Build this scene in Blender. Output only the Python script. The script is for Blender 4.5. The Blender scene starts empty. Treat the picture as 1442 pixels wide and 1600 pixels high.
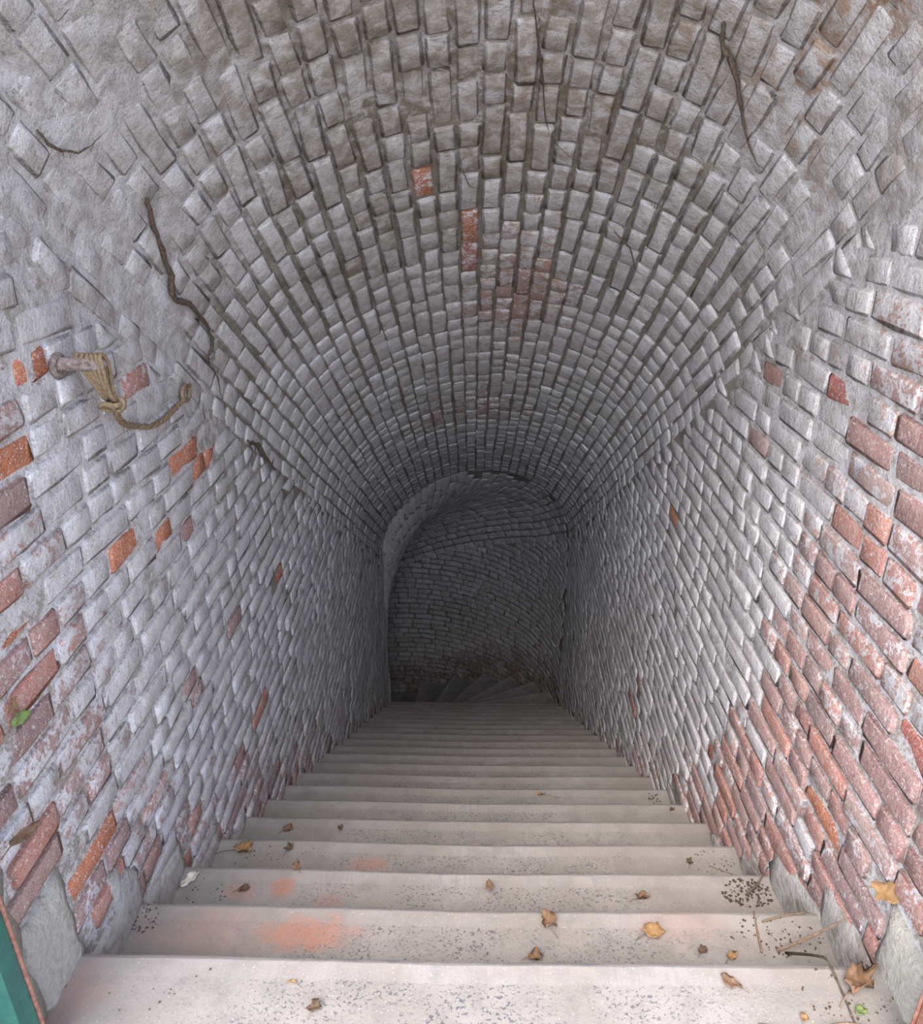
import bpy, math, random
import numpy as np
from mathutils import Vector, Matrix, noise

C = bpy.context.scene.collection
SC = bpy.context.scene
rnd = random.Random(11)

# ---------------------------------------------------------------- camera, sky, exposure
cam = bpy.data.objects.new('camera', bpy.data.cameras.new('camera'))
C.objects.link(cam)
PITCH, YAW, FPX = math.radians(24.2), math.radians(1.0), 1200.0
cam.location = (0, 0, 1.63)
cam.rotation_euler = (math.pi / 2 - PITCH, 0, YAW)
cam.data.sensor_fit = 'VERTICAL'
cam.data.sensor_height = 24.0
cam.data.lens = 24.0 * FPX / 1600.0
cam.data.clip_start = 0.02
SC.camera = cam

world = bpy.data.worlds.new('overcast_sky')
SC.world = world
world.use_nodes = True
wn, wl = world.node_tree.nodes, world.node_tree.links
wn.clear()
w_out = wn.new('ShaderNodeOutputWorld')
w_bg = wn.new('ShaderNodeBackground')
w_sky = wn.new('ShaderNodeTexSky')
w_sky.sky_type = 'NISHITA'
w_sky.sun_disc = False
w_sky.sun_elevation = math.radians(55)
w_sky.sun_rotation = math.radians(200)
w_sky.air_density, w_sky.dust_density, w_sky.ozone_density = 1.0, 3.0, 1.0
w_hsv = wn.new('ShaderNodeHueSaturation')
w_hsv.inputs['Saturation'].default_value = 0.85          # thin cloud: a pale, even sky
wl.new(w_sky.outputs[0], w_hsv.inputs['Color'])
wl.new(w_hsv.outputs[0], w_bg.inputs['Color'])
w_bg.inputs['Strength'].default_value = 0.25
wl.new(w_bg.outputs[0], w_out.inputs['Surface'])

SC.view_settings.view_transform = 'Standard'
SC.view_settings.look = 'None'
SC.view_settings.gamma = 1.0
SC.view_settings.use_curve_mapping = False
SC.view_settings.exposure = 1.85

# ---------------------------------------------------------------- geometry of the place
X0 = 0.015                       # axis of the stair
W = 0.906                        # half width
YM, Y1, YE = 0.60, 1.171, 6.691  # mouth, first nosing, end of the straight flight
RUN, RISE = 0.276, 0.1807
SLOPE = RISE / RUN
SL, SR, CR = 1.73, 1.94, 2.66    # springing left / right and crown above the nosing line
ST = 1.83                        # springing in the turn
DA = 14.0                        # degrees per winder
CPH = 1 / math.hypot(1, SLOPE)
SPH = SLOPE * CPH
DV = Vector((0, CPH, -SPH))      # down the slope
HUB = (X0 - W, YE)
ZE = -RISE * 20


def zn(y): return -SLOPE * (y - Y1)


def sm(a, b, x):
    if a == b: return 1.0 if x > a else 0.0
    t = max(0.0, min(1.0, (x - a) / (b - a)))
    return t * t * (3 - 2 * t)


def N(x, y, z, s): return noise.noise(Vector((x * s, y * s, z * s)))


def lump(x, y, z):               # slow unevenness of the whole masonry
    return 0.010 * N(x, y, z, 2.3) + 0.005 * N(x + 7, y, z, 6.0)


def vault_pt(th, y):             # th 0 = left springing, pi = right springing
    x = -W * math.cos(th)
    q = (x + W) / (2 * W)
    t = SL + (SR - SL) * q + (CR - (SL + SR) / 2) * math.sin(th)
    return Vector((X0 + x, y, zn(y) + t))


def vault_normal(th):            # towards the inside
    a, b = vault_pt(th - .01, 3), vault_pt(th + .01, 3)
    e = (b - a)
    e -= DV * e.dot(DV)
    e.normalize()
    n = DV.cross(e)
    if n.dot(Vector((X0, 3, zn(3) + 1.4)) - vault_pt(th, 3)) < 0: n = -n
    return n, e


def turn_zn(deg): return ZE - RISE * deg / DA


def turn_spring(deg): return ST + (SR - ST) * (1 - sm(0, 35, deg))


def turn_pt(deg, r, th=None, z=None):
    a = math.radians(deg)
    x, y = HUB[0] + r * math.cos(a), HUB[1] + r * math.sin(a)
    return Vector((x, y, z))


def turn_vault(deg, th):         # th pi = outer springing, 0 = hub
    x = -W * math.cos(th)
    q = (x + W) / (2 * W)
    t = SL + (turn_spring(deg) - SL) * q + (CR - (SL + SR) / 2) * math.sin(th)
    return turn_pt(deg, x + W, z=turn_zn(deg) + t)


# ---------------------------------------------------------------- colour of the place: paint cover, dirt, rust
# returned as (cover of whitewash, random, brown dirt, rust)
def tone_wall(side, y, z, r):
    t = z - zn(y)
    n = N(y, z, side * 5.0, 1.7)
    if side < 0:
        bare = (1 - sm(1.12, 1.80, y + .45 * n + .22 * (t - .8))) * (1 - sm(1.30, 1.62, t + .25 * n))
    else:
        bare = (1 - sm(1.85, 2.8, y + .45 * n + .75 * (t - .7))) * (1 - sm(1.3, 1.9, t))
        bare = max(bare, .45 * (1 - sm(1.5, 2.4, y)) * (1 - sm(1.7, 1.95, t)))
    foot = (1 - sm(.04, .26 + .55 * (1 - sm(1.4, 3.2, y)), t + .12 * n)) * (1 - .35 * sm(2.5, 6, y))
    b = max(bare, foot * ((.70 if side < 0 else .82) - .30 * sm(2.0, 3.6, y))) * (.90 + .25 * N(y, z, side * 9.0, 4.0))
    cov = .92 - .68 * b - .16 * max(0, -n) + .10 * (r - .5)
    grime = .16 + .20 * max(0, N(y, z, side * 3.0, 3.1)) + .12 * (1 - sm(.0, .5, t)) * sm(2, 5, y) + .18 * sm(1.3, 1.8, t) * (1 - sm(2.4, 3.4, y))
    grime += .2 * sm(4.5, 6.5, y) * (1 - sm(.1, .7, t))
    return cov, max(0, grime), 0.0


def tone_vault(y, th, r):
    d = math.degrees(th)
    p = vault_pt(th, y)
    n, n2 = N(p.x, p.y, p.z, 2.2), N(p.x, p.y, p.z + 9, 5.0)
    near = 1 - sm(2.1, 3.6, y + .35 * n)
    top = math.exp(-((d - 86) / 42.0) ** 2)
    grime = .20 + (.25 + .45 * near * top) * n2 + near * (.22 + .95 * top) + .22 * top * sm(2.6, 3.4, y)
    cov = .95 - .42 * math.exp(-((d - 100) / 22.0) ** 2) * math.exp(-((y - 3.5) / .75) ** 2)
    cov -= .36 * math.exp(-((y - 5.0) / .45) ** 2) * top
    cov -= .10 * math.exp(-((d - 168) / 14.0) ** 2) * sm(2.6, 3.4, y)
    rust = math.exp(-((d - 147) / 17.0) ** 2) * (1 - sm(2.0, 2.55, y)) * (.40 + 1.2 * n2)
    rust += .22 * math.exp(-((d - 105) / 18.0) ** 2) * near * (.5 + n2)
    return cov + .06 * (r - .5), max(0, min(1, grime)), max(0, min(1, rust))


def fill_wall(side, y, z):       # how far the joints lie behind the brick faces (negative = behind)
    t = z - zn(y)
    pl = (1 - sm(2.0, 3.2, y)) * sm(1.15, 1.6, t)
    low = 1 - sm(.2, .9, t)
    far = sm(1.9, 3.2, y)
    return -.0040 - .0018 * low * (1 - far) - .0020 * far + .0010 * pl + .0016 * N(y, z, side, 16) + (.0012 + .0018 * pl) * N(y, z, side + 4, 5)


def fill_vault(y, th):
    d = math.degrees(th)
    s = max(math.exp(-((d - 12) / 34.0) ** 2), math.exp(-((d - 163) / 28.0) ** 2))
    pl = (1 - sm(2.1, 3.0, y)) * (.45 + .55 * s)
    p = vault_pt(th, y)
    hole = .045 * math.exp(-((y - 1.552) / .035) ** 2 - ((d - 20.9) / 2.2) ** 2)
    return -.0095 + .0056 * pl + .0015 * N(p.x, p.y, p.z, 16) + (.001 + .0048 * pl) * N(p.x, p.y, p.z + 3, 6) - hole


# ---------------------------------------------------------------- materials
def mat(name, rough=.8, spec=.25):
    m = bpy.data.materials.new(name)
    m.use_nodes = True
    t = m.node_tree
    b = t.nodes['Principled BSDF']
    b.inputs['Roughness'].default_value = rough
    b.inputs['Specular IOR Level'].default_value = spec
    return m, t.nodes, t.links, b


class G:
    """small helper that strings shader nodes together"""
    def __init__(s, nodes, links): s.n, s.l = nodes, links

    def noise(s, vec, scale, detail=4, rough=.55, dist=0.0):
        x = s.n.new('ShaderNodeTexNoise')
        x.inputs['Scale'].default_value = scale
        x.inputs['Detail'].default_value = detail
        x.inputs['Roughness'].default_value = rough
        x.inputs['Distortion'].default_value = dist
        s.l.new(vec, x.inputs['Vector'])
        return x.outputs['Fac']

    def m(s, op, a, b=None, c=None, clamp=False):
        x = s.n.new('ShaderNodeMath')
        x.operation = op
        x.use_clamp = clamp
        for i, v in enumerate((a, b, c)):
            if v is None: continue
            if isinstance(v, (int, float)): x.inputs[i].default_value = v
            else: s.l.new(v, x.inputs[i])
        return x.outputs[0]

    def step(s, v, lo, hi, a=0.0, b=1.0):
        x = s.n.new('ShaderNodeMapRange')
        x.interpolation_type = 'SMOOTHSTEP'
        for i, q in enumerate((v, lo, hi, a, b)):
            if isinstance(q, (int, float)): x.inputs[i].default_value = q
            else: s.l.new(q, x.inputs[i])
        return x.outputs[0]

    def mix(s, f, a, b, mode='MIX'):
        x = s.n.new('ShaderNodeMix')
        x.data_type = 'RGBA'
        x.blend_type = mode
        for i, v in ((0, f), (6, a), (7, b)):
            if isinstance(v, (int, float)): x.inputs[i].default_value = v
            elif isinstance(v, tuple): x.inputs[i].default_value = (*v, 1)
            else: s.l.new(v, x.inputs[i])
        return x.outputs[2]

    def ramp(s, f, stops):
        x = s.n.new('ShaderNodeValToRGB')
        e = x.color_ramp.elements
        e[0].position, e[0].color = stops[0][0], (*stops[0][1], 1)
        e[1].position, e[1].color = stops[-1][0], (*stops[-1][1], 1)
        for p, c in stops[1:-1]:
            q = e.new(p); q.color = (*c, 1)
        s.l.new(f, x.inputs[0])
        return x.outputs[0]

    def mapping(s, vec, scale):
        x = s.n.new('ShaderNodeMapping')
        x.inputs['Scale'].default_value = scale
        s.l.new(vec, x.inputs['Vector'])
        return x.outputs[0]

    def bump(s, h, strength, dist, bsdf, prev=None):
        x = s.n.new('ShaderNodeBump')
        x.inputs['Strength'].default_value = strength
        x.inputs['Distance'].default_value = dist
        s.l.new(h, x.inputs['Height'])
        if prev is not None: s.l.new(prev, x.inputs['Normal'])
        s.l.new(x.outputs[0], bsdf.inputs['Normal'])
        return x.outputs[0]


def masonry_mat(name, source, mortar=False, fresh=None):
    """whitewashed brick (or joint mortar); the paint's cover, dirt and rust come from the piece itself"""
    m, n, l, b = mat(name, .78, .22)
    g = G(n, l)
    pos = n.new('ShaderNodeNewGeometry').outputs['Position']
    if source == 'object':
        col = n.new('ShaderNodeObjectInfo').outputs['Color']
        al = n.new('ShaderNodeObjectInfo').outputs['Alpha']
    else:
        a = n.new('ShaderNodeAttribute'); a.attribute_name = 'tone'
        col, al = a.outputs['Color'], a.outputs['Alpha']
    sp = n.new('ShaderNodeSeparateColor'); l.new(col, sp.inputs[0])
    cov, rn, gr = sp.outputs
    n_fine = g.noise(pos, 95, 5, .65)
    n_mid = g.noise(pos, 24, 5, .6, .4)
    n_big = g.noise(pos, 5, 3, .5)
    n_sp = g.noise(pos, 260, 2, .5)
    if mortar:
        base = g.mix(n_mid, (.20, .175, .15), (.44, .41, .375))
    elif fresh:
        base = g.mix(g.step(n_mid, .3, .7), *fresh)
        base = g.mix(g.step(n_fine, .5, .7, 0, .5), base, tuple(q * .6 for q in fresh[1]))
    else:
        base = g.ramp(rn, [(0, (.36, .20, .195)), (.22, (.42, .22, .205)), (.42, (.29, .19, .19)), (.62, (.44, .175, .14)),
                           (.82, (.50, .19, .13)), (1, (.38, .26, .245))])
        base = g.mix(g.step(n_mid, .38, .68), base, g.mix(.5, base, (.50, .36, .33)))
        base = g.mix(g.step(n_fine, .55, .75, 0, .55), base, (.20, .13, .12))
    # lime wash: cool grey white, mottled
    wash = g.mix(g.step(n_big, .3, .7), (.66, .66, .705), (.78, .78, .82))
    wash = g.mix(g.step(n_mid, .38, .66, .0, .65), wash, (.47, .455, .45))
    wash = g.mix(g.step(n_fine, .60, .72, 0, .8), wash, (.88, .88, .90))
    wash = g.mix(g.step(n_sp, .33, .42, .7, 0), wash, (.20, .175, .165))
    wash = g.mix(g.step(rn, .1, .95, 0, .48), wash, g.mix(g.step(g.noise(pos, 9, 2), .45, .55), (.42, .40, .40), (.52, .52, .56)))
    v = g.m('ADD', g.m('MULTIPLY', n_fine, .45), g.m('MULTIPLY', n_mid, .55))
    thr = g.m('ADD', g.m('MULTIPLY', cov, .55), .195)
    k = g.step(g.m('SUBTRACT', thr, v), -.035, .03)
    c = g.mix(k, base, wash)
    # a veil of thin wash left in the pores of bare bricks
    c = g.mix(g.m('MULTIPLY', g.step(n_sp, .46, .62), .34), c, (.60, .57, .57))
    # brown dirt in clouds
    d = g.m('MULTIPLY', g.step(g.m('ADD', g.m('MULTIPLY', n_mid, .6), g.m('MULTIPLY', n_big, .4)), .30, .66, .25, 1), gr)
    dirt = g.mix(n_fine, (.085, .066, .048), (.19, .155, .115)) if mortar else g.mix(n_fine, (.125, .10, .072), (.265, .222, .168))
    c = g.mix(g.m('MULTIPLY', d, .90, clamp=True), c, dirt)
    chips = g.noise(pos, 62, 3, .6, .8)
    c = g.mix(g.step(chips, .64, .70, 0, .55), c, (.20, .155, .13))
    c = g.mix(g.step(g.noise(pos, 120, 3, .6, 1.2), .60, .65, 0, g.m('MULTIPLY_ADD', gr, -.85, .75, clamp=True)), c, (.86, .86, .88))
    r_ = g.m('MULTIPLY', al, g.step(n_mid, .42, .58))
    c = g.mix(r_, c, g.mix(n_fine, (.20, .09, .035), (.42, .23, .10)))
    l.new(c, b.inputs['Base Color'])
    h = g.m('ADD', g.m('MULTIPLY', n_mid, .7), g.m('MULTIPLY', n_fine, .45))
    h = g.m('ADD', h, g.m('MULTIPLY', k, .10))
    g.bump(h, .9, .013, b)
    return m


M_BRICK = masonry_mat('whitewashed brick', 'object')
M_BRICKS = masonry_mat('whitewashed brick mass', 'attribute')
M_MORTAR = masonry_mat('limewashed mortar', 'attribute', mortar=True)


def simple(name, c1, c2, scale=30, rough=.85, spec=.2, bump=.5, bd=.004, c3=None):
    m, n, l, b = mat(name, rough, spec)
    g = G(n, l)
    pos = n.new('ShaderNodeNewGeometry').outputs['Position']
    a = g.noise(pos, scale, 6, .65)
    c = g.mix(g.step(a, .3, .7), c1, c2)
    if c3: c = g.mix(g.step(g.noise(pos, scale * .35, 4), .52, .62), c, c3)
    l.new(c, b.inputs['Base Color'])
    if bump: g.bump(a, bump, bd, b)
    return m


M_ORANGE = masonry_mat('fresh broken brick', 'object', fresh=((.58, .20, .085), (.42, .125, .055)))
M_REDBR = masonry_mat('flaked red brick', 'object', fresh=((.46, .145, .11), (.33, .10, .085)))
M_PATCH = simple('cement patch', (.40, .39, .37), (.52, .515, .505), 45, .9, .15, 1.0, .012, (.34, .31, .28))
M_PLINTH = simple('plinth stone', (.42, .405, .36), (.53, .515, .47), 60, .9, .2, 1.0, .012, (.47, .45, .42))
M_ROPE = simple('weathered rope', (.18, .125, .08), (.33, .25, .165), 160, .95, .1, .8, .003)
M_ROOT = simple('dry root', (.07, .055, .045), (.16, .125, .095), 120, .95, .1, .6, .003)
M_TWIG = simple('dry twig', (.17, .12, .085), (.30, .22, .16), 150, .9, .1, .5, .002)
M_IRON = simple('limewashed iron', (.13, .085, .07), (.33, .29, .28), 90, .85, .2, .9, .005)
M_NAIL = simple('rusty nail', (.10, .06, .04), (.20, .12, .08), 120, .85, .3, .6, .002)
M_GREEN = simple('green gate paint', (.02, .10, .085), (.035, .15, .12), 30, .55, .4, .3, .002, (.03, .11, .10))
M_RUST = simple('rusted edge', (.20, .085, .06), (.33, .17, .13), 70, .9, .15, .7, .003)
M_LEAFY = simple('tan dry leaf', (.36, .235, .11), (.24, .14, .065), 90, .8, .2, .4, .002)
M_LEAFB = simple('brown dry leaf', (.24, .15, .09), (.14, .085, .055), 90, .85, .15, .4, .002)
M_LEAFD = simple('dark dry leaf', (.09, .065, .045), (.16, .11, .075), 90, .9, .1, .4, .002)
M_LEAFG = simple('green leaf', (.10, .17, .05), (.18, .24, .07), 60, .6, .3, .3, .002)
M_LEAFW = simple('pale scrap', (.70, .68, .60), (.58, .55, .48), 60, .8, .2, .3, .002)
M_SOIL = simple('soil crumbs', (.06, .045, .035), (.13, .10, .075), 200, .95, .1, .3, .002)
M_DARK = simple('earth behind the wall', (.03, .025, .02), (.05, .04, .03), 30)
M_GROUND = simple('trodden gravel', (.36, .33, .28), (.46, .43, .37), 25, .95, .1, .5, .01)


def step_mat():
    m, n, l, b = mat('worn stone step', .72, .28)
    g = G(n, l)
    tc = n.new('ShaderNodeTexCoord').outputs['Object']
    pos = n.new('ShaderNodeNewGeometry').outputs['Position']
    so = n.new('ShaderNodeSeparateXYZ'); l.new(tc, so.inputs[0])
    sw = n.new('ShaderNodeSeparateXYZ'); l.new(pos, sw.inputs[0])
    big, mid = g.noise(pos, 3.0, 4), g.noise(pos, 16, 5, .6)
    fine = g.noise(pos, 150, 4, .7)
    c = g.mix(g.step(big, .35, .65), (.285, .262, .242), (.345, .325, .312))
    c = g.mix(g.step(mid, .4, .7, 0, .6), c, (.235, .225, .212))
    # white grains of the stone
    c = g.mix(g.step(g.noise(pos, 210, 2, .5), .65, .72, 0, .6), c, (.58, .57, .56))
    # distance from the nosing: the first 55 mm are dressed smooth with fine combing, behind it pitted
    back = g.m('MULTIPLY', so.outputs['Y'], -1)
    edge = g.step(g.m('ADD', back, g.m('MULTIPLY', g.m('SUBTRACT', mid, .5), .012)), .052, .060)
    walked = g.step(g.m('ABSOLUTE', sw.outputs['X']), .25, .75, 1, .22)
    pitn = g.noise(g.mapping(pos, (1, 1.25, 1)), 125, 3, .6, .6)
    pits = g.m('MULTIPLY', g.m('MULTIPLY', g.step(pitn, .575, .615), edge), g.step(g.noise(pos, 7, 3), .30, .55, .15, 1))
    pits = g.m('MULTIPLY', pits, walked)
    c = g.mix(g.m('MULTIPLY', edge, .16), c, (.20, .19, .18))
    c = g.mix(g.m('MULTIPLY', pits, .85), c, (.085, .09, .115))
    comb = g.noise(g.mapping(pos, (260, 5, 5)), 1, 2, .5)
    cmb = g.m('MULTIPLY', g.m('MULTIPLY', g.step(comb, .52, .66), g.m('SUBTRACT', 1, edge)), g.m('MULTIPLY', walked, g.step(big, .35, .6)))
    c = g.mix(g.m('MULTIPLY', cmb, .6), c, (.24, .245, .28))
    arris = g.step(g.m('ADD', back, g.m('MULTIPLY', g.m('SUBTRACT', mid, .5), .02)), .002, .016, .9, 0)
    c = g.mix(g.m('MULTIPLY', arris, g.m('MULTIPLY_ADD', walked, .6, .4)), c, (.12, .12, .135))
    # mottled blue-grey darkening down the lower flight, stronger behind the nosing
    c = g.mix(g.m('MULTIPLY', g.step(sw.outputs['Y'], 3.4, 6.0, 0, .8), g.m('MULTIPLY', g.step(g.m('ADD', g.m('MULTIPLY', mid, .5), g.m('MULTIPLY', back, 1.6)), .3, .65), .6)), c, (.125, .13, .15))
    # orange brick dust rubbed into three treads
    tot = None
    for (x, y, rx, ry, s) in ((-.425, 1.358, .15, .050, .80), (-.36, 1.40, .03, .035, .7), (-.66, 1.36, .22, .07, .25), (-.572, 1.645, .035, .045, .85),
                              (-.70, 1.63, .05, .04, .5), (-.43, 1.60, .05, .03, .55), (-.35, 1.895, .07, .03, .5), (.55, 1.40, .12, .06, .22), (-.9, 1.07, .12, .09, .4)):
        dx = g.m('DIVIDE', g.m('SUBTRACT', sw.outputs['X'], x), rx)
        dy = g.m('DIVIDE', g.m('SUBTRACT', sw.outputs['Y'], y), ry)
        d = g.m('ADD', g.m('MULTIPLY', dx, dx), g.m('MULTIPLY', dy, dy))
        f = g.step(g.m('ADD', d, g.m('MULTIPLY', g.m('SUBTRACT', g.m('ADD', g.m('MULTIPLY', mid, .6), g.m('MULTIPLY', fine, .4)), .5), 6.0)), .0, 1.5, s, 0)
        tot = f if tot is None else g.m('MAXIMUM', tot, f)
    c = g.mix(g.m('MULTIPLY', tot, g.step(fine, .35, .6, .25, .85)), c, (.46, .17, .10))
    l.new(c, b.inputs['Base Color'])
    h = g.m('SUBTRACT', g.m('ADD', g.m('MULTIPLY', fine, .3), g.m('MULTIPLY', mid, .3)), g.m('MULTIPLY', pits, .5))
    g.bump(h, .5, .006, b)
    return m


M_STEP = step_mat()


# ---------------------------------------------------------------- object helpers
def link(name, me, m=None, parent=None):
    o = bpy.data.objects.new(name, me)
    C.objects.link(o)
    if parent: o.parent = parent
    if m and me and not me.materials: me.materials.append(m)
    return o


def mesh(name, v, f, smooth=True, tones=None):
    me = bpy.data.meshes.new(name)
    me.from_pydata([tuple(p) for p in v], [], f)
    if smooth: me.polygons.foreach_set('use_smooth', [True] * len(me.polygons))
    if tones is not None:
        a = me.attributes.new('tone', 'FLOAT_COLOR', 'POINT')
        a.data.foreach_set('color', np.asarray(tones, dtype=np.float32).ravel())
    me.update()
    return me


def tag(o, label, cat, group=None, kind=None):
    o['label'] = label
    o['category'] = cat
    if group: o['group'] = group
    if kind: o['kind'] = kind
    return o


def structure(o, label, cat):
    return tag(o, label, cat, kind='structure')


def tube(pts, rad, sides=6, close=False, wob=0.0, rs=None):
    """swept tube through points; rad is one number or a list"""
    P = [Vector(p) for p in pts]
    n = len(P)
    R = rad if isinstance(rad, (list, tuple)) else [rad] * n
    v, f = [], []
    prev = None
    for i in range(n):
        t = (P[(i + 1) % n] - P[i - 1]) if close else (P[min(i + 1, n - 1)] - P[max(i - 1, 0)])
        t.normalize()
        u = prev if prev is not None else Vector((.31, .2, .93))
        u = u - t * u.dot(t)
        if u.length < 1e-4: u = t.orthogonal()
        u.normalize(); prev = u
        w = t.cross(u)
        for k in range(sides):
            a = 2 * math.pi * k / sides
            r = R[i] * (1 + (wob * (rs.random() - .5) if rs else 0))
            v.append(P[i] + u * (r * math.cos(a)) + w * (r * math.sin(a)))
    for i in range(n if close else n - 1):
        j = (i + 1) % n
        for k in range(sides):
            f.append((i * sides + k, i * sides + (k + 1) % sides, j * sides + (k + 1) % sides, j * sides + k))
    if not close:
        f.append(tuple(range(sides - 1, -1, -1)))
        f.append(tuple((n - 1) * sides + k for k in range(sides)))
    return v, f


def smooth_path(pts, m=6):
    P = [Vector(p) for p in pts]
    out = []
    for i in range(len(P) - 1):
        a, b, c, d = P[max(i - 1, 0)], P[i], P[i + 1], P[min(i + 2, len(P) - 1)]
        for k in range(m):
            t = k / m
            out.append(.5 * ((2 * b) + (c - a) * t + (2 * a - 5 * b + 4 * c - d) * t * t + (3 * b - a - 3 * c + d) * t ** 3))
    out.append(P[-1])
    return out


def join(parts):
    V, Fc = [], []
    for v, f in parts:
        o = len(V)
        V += list(v)
        Fc += [tuple(i + o for i in q) for q in f]
    return V, Fc


# ---------------------------------------------------------------- the bricks
US, VS = (-.5, -.44, 0.0, .44, .5), (-.5, -.365, .365, .5)


def brick_shape(seed, long):
    """worn brick: cushioned face, crumbled arrises; unit size, front at w=0, open at the back"""
    r = random.Random(seed)
    v = []
    for j, b in enumerate(VS):
        for i, a in enumerate(US):
            e = i in (0, 4) or j in (0, 3)
            cor = i in (0, 4) and j in (0, 3)
            x = a + (r.uniform(-.022, .022) if not e else r.uniform(-.022, .018))
            y = b + (r.uniform(-.03, .03) if not e else r.uniform(-.065, .045))
            if cor: x *= .965; y *= .86
            w = -.0042 + r.uniform(-.0012, .0014) if e else r.uniform(-.0022, .0018)
            v.append((x, y, w))
    f = [(j * 5 + i, j * 5 + i + 1, j * 5 + i + 6, j * 5 + i + 5) for j in range(3) for i in range(4)]
    rim = [0, 1, 2, 3, 4, 9, 14, 19, 18, 17, 16, 15, 10, 5]
    o = len(v)
    for q in rim: v.append((v[q][0], v[q][1], -.032))
    for k in range(len(rim)):
        k2 = (k + 1) % len(rim)
        f.append((rim[k2], rim[k], o + k, o + k2))
    return v, f


SHAPES = [brick_shape(100 + k, k < 12) for k in range(20)]
BMESH = []
for k, (v, f) in enumerate(SHAPES):
    BMESH.append(mesh('brick', v, f))
    BMESH[-1].materials.append(M_BRICK)
SHAPES_NP = [np.array(v) for v, f in SHAPES]

CR_, SR_ = math.cos(PITCH), math.sin(PITCH)
cy, sy = math.cos(YAW), math.sin(YAW)


def to_px(p):
    x, y, z = p[0], p[1], p[2] - 1.63
    xr, yr = x * cy + y * sy, -x * sy + y * cy
    d = yr * CR_ - z * SR_
    if d < .05: return None
    up = yr * SR_ + z * CR_
    return 721 + FPX * xr / d, 800 - FPX * up / d, d


class Masonry:
    """collects bricks; build() makes the 300 that show largest objects of their own, the rest one mass"""
    def __init__(s): s.b = []

    def add(s, c, e1, e2, n, lu, lv, tone, shape=None, material=None, quad=None):
        s.b.append((Vector(c), Vector(e1), Vector(e2), Vector(n), lu, lv, tone, shape, material, quad))

    def build(s, parent, limit=300):
        sc = []
        for i, (c, e1, e2, n, lu, lv, tone, shape, material, quad) in enumerate(s.b):
            a = [to_px(c + e1 * (sx * lu / 2) + e2 * (sy_ * lv / 2)) for sx, sy_ in ((-1, -1), (1, -1), (1, 1), (-1, 1))]
            m = to_px(c)
            ar = 0
            if m and all(a) and -30 < m[0] < 1472 and -30 < m[1] < 1630 and n.dot(Vector((0, 0, 1.63)) - c) > 0:
                ar = abs(sum(a[k][0] * a[(k + 1) % 4][1] - a[(k + 1) % 4][0] * a[k][1] for k in range(4))) / 2
            if material: ar += 1e5
            sc.append((ar, i))
        sc.sort(reverse=True)
        single = {i for ar, i in sc[:limit] if ar > 25}
        V, Fc, T = [], [], []
        for i, (c, e1, e2, n, lu, lv, tone, shape, material, quad) in enumerate(s.b):
            k = rnd.randrange(20) if shape is None else shape
            fl = rnd.choice((-1, 1))
            a1, a2 = e1 * fl, e2 * fl
            if a1.cross(a2).dot(n) < 0: a1 = -a1
            M = Matrix(((a1.x * lu, a2.x * lv, n.x, c.x), (a1.y * lu, a2.y * lv, n.y, c.y), (a1.z * lu, a2.z * lv, n.z, c.z), (0, 0, 0, 1)))
            if i in single:
                if quad or material:
                    vv = []
                    for (x, y, w) in SHAPES[k][0]:
                        if quad:
                            q, p = x + .5, y + .5
                            x, y = ((quad[0][j] * (1 - q) + quad[1][j] * q) * (1 - p) + (quad[3][j] * (1 - q) + quad[2][j] * q) * p for j in (0, 1))
                        if material: w = w * 1.1 + rnd.uniform(-.0035, .003) - (.001 if w > -.02 else 0)
                        vv.append((x, y, w))
                    me = mesh('brick', vv, SHAPES[k][1])
                    me.materials.append(material or M_BRICK)
                else:
                    me = BMESH[k]
                o = link('brick', me, None, parent)
                o.matrix_local = M
                o.color = tone
            else:
                A = SHAPES_NP[k].copy()
                if quad:
                    q, p = A[:, 0] + .5, A[:, 1] + .5
                    Q = np.array(quad)
                    xy = ((Q[0][None] * (1 - q)[:, None] + Q[1][None] * q[:, None]) * (1 - p)[:, None] + (Q[3][None] * (1 - q)[:, None] + Q[2][None] * q[:, None]) * p[:, None])
                    A[:, :2] = xy
                B = A @ np.array(M.to_3x3()).T + np.array(c)
                o = len(V)
                V += B.tolist()
                Fc += [tuple(x + o for x in q) for q in SHAPES[k][1]]
                T += [tone] * len(B)
        if V:
            me = mesh('brickwork', V, Fc, tones=T)
            o = link('brickwork', me, M_BRICKS, parent)
            o['kind'] = 'stuff'
        return len(single), len(s.b) - len(single)


def lengths(r):                       # headers and stretchers mixed as they come
    return r.choice((.112, .112, .118, .232, .228, .17)) + r.uniform(-.008, .008)


# bricks that broke fresh: (y, z, material)
BROKEN = {-1: [(1.451, 1.251, M_ORANGE), (1.455, 1.125, M_ORANGE), (1.249, .839, M_ORANGE), (2.241, .823, M_ORANGE), (2.306, .734, M_ORANGE),
               (2.43, .749, M_ORANGE), (1.802, .777, M_ORANGE), (1.937, .703, M_ORANGE), (1.27, .16, M_ORANGE), (3.1, -.1, M_ORANGE)],
          1: [(1.797, 1.123, M_REDBR), (1.603, .102, M_ORANGE), (3.2, .15, M_ORANGE), (2.3, -.45, M_ORANGE), (1.30, .50, M_REDBR)]}


def clip(poly, f):                    # keep where f(p) <= 0
    out = []
    for i in range(len(poly)):
        a, b = poly[i], poly[(i + 1) % len(poly)]
        fa, fb = f(a), f(b)
        if fa <= 0: out.append(a)
        if (fa < 0 < fb) or (fb < 0 < fa):
            t = fa / (fa - fb)
            out.append((a[0] + (b[0] - a[0]) * t, a[1] + (b[1] - a[1]) * t))
    return out


def tread_z(y):
    return 0.0 if y <= Y1 else -RISE * math.ceil((y - Y1) / RUN - 1e-6)


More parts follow.
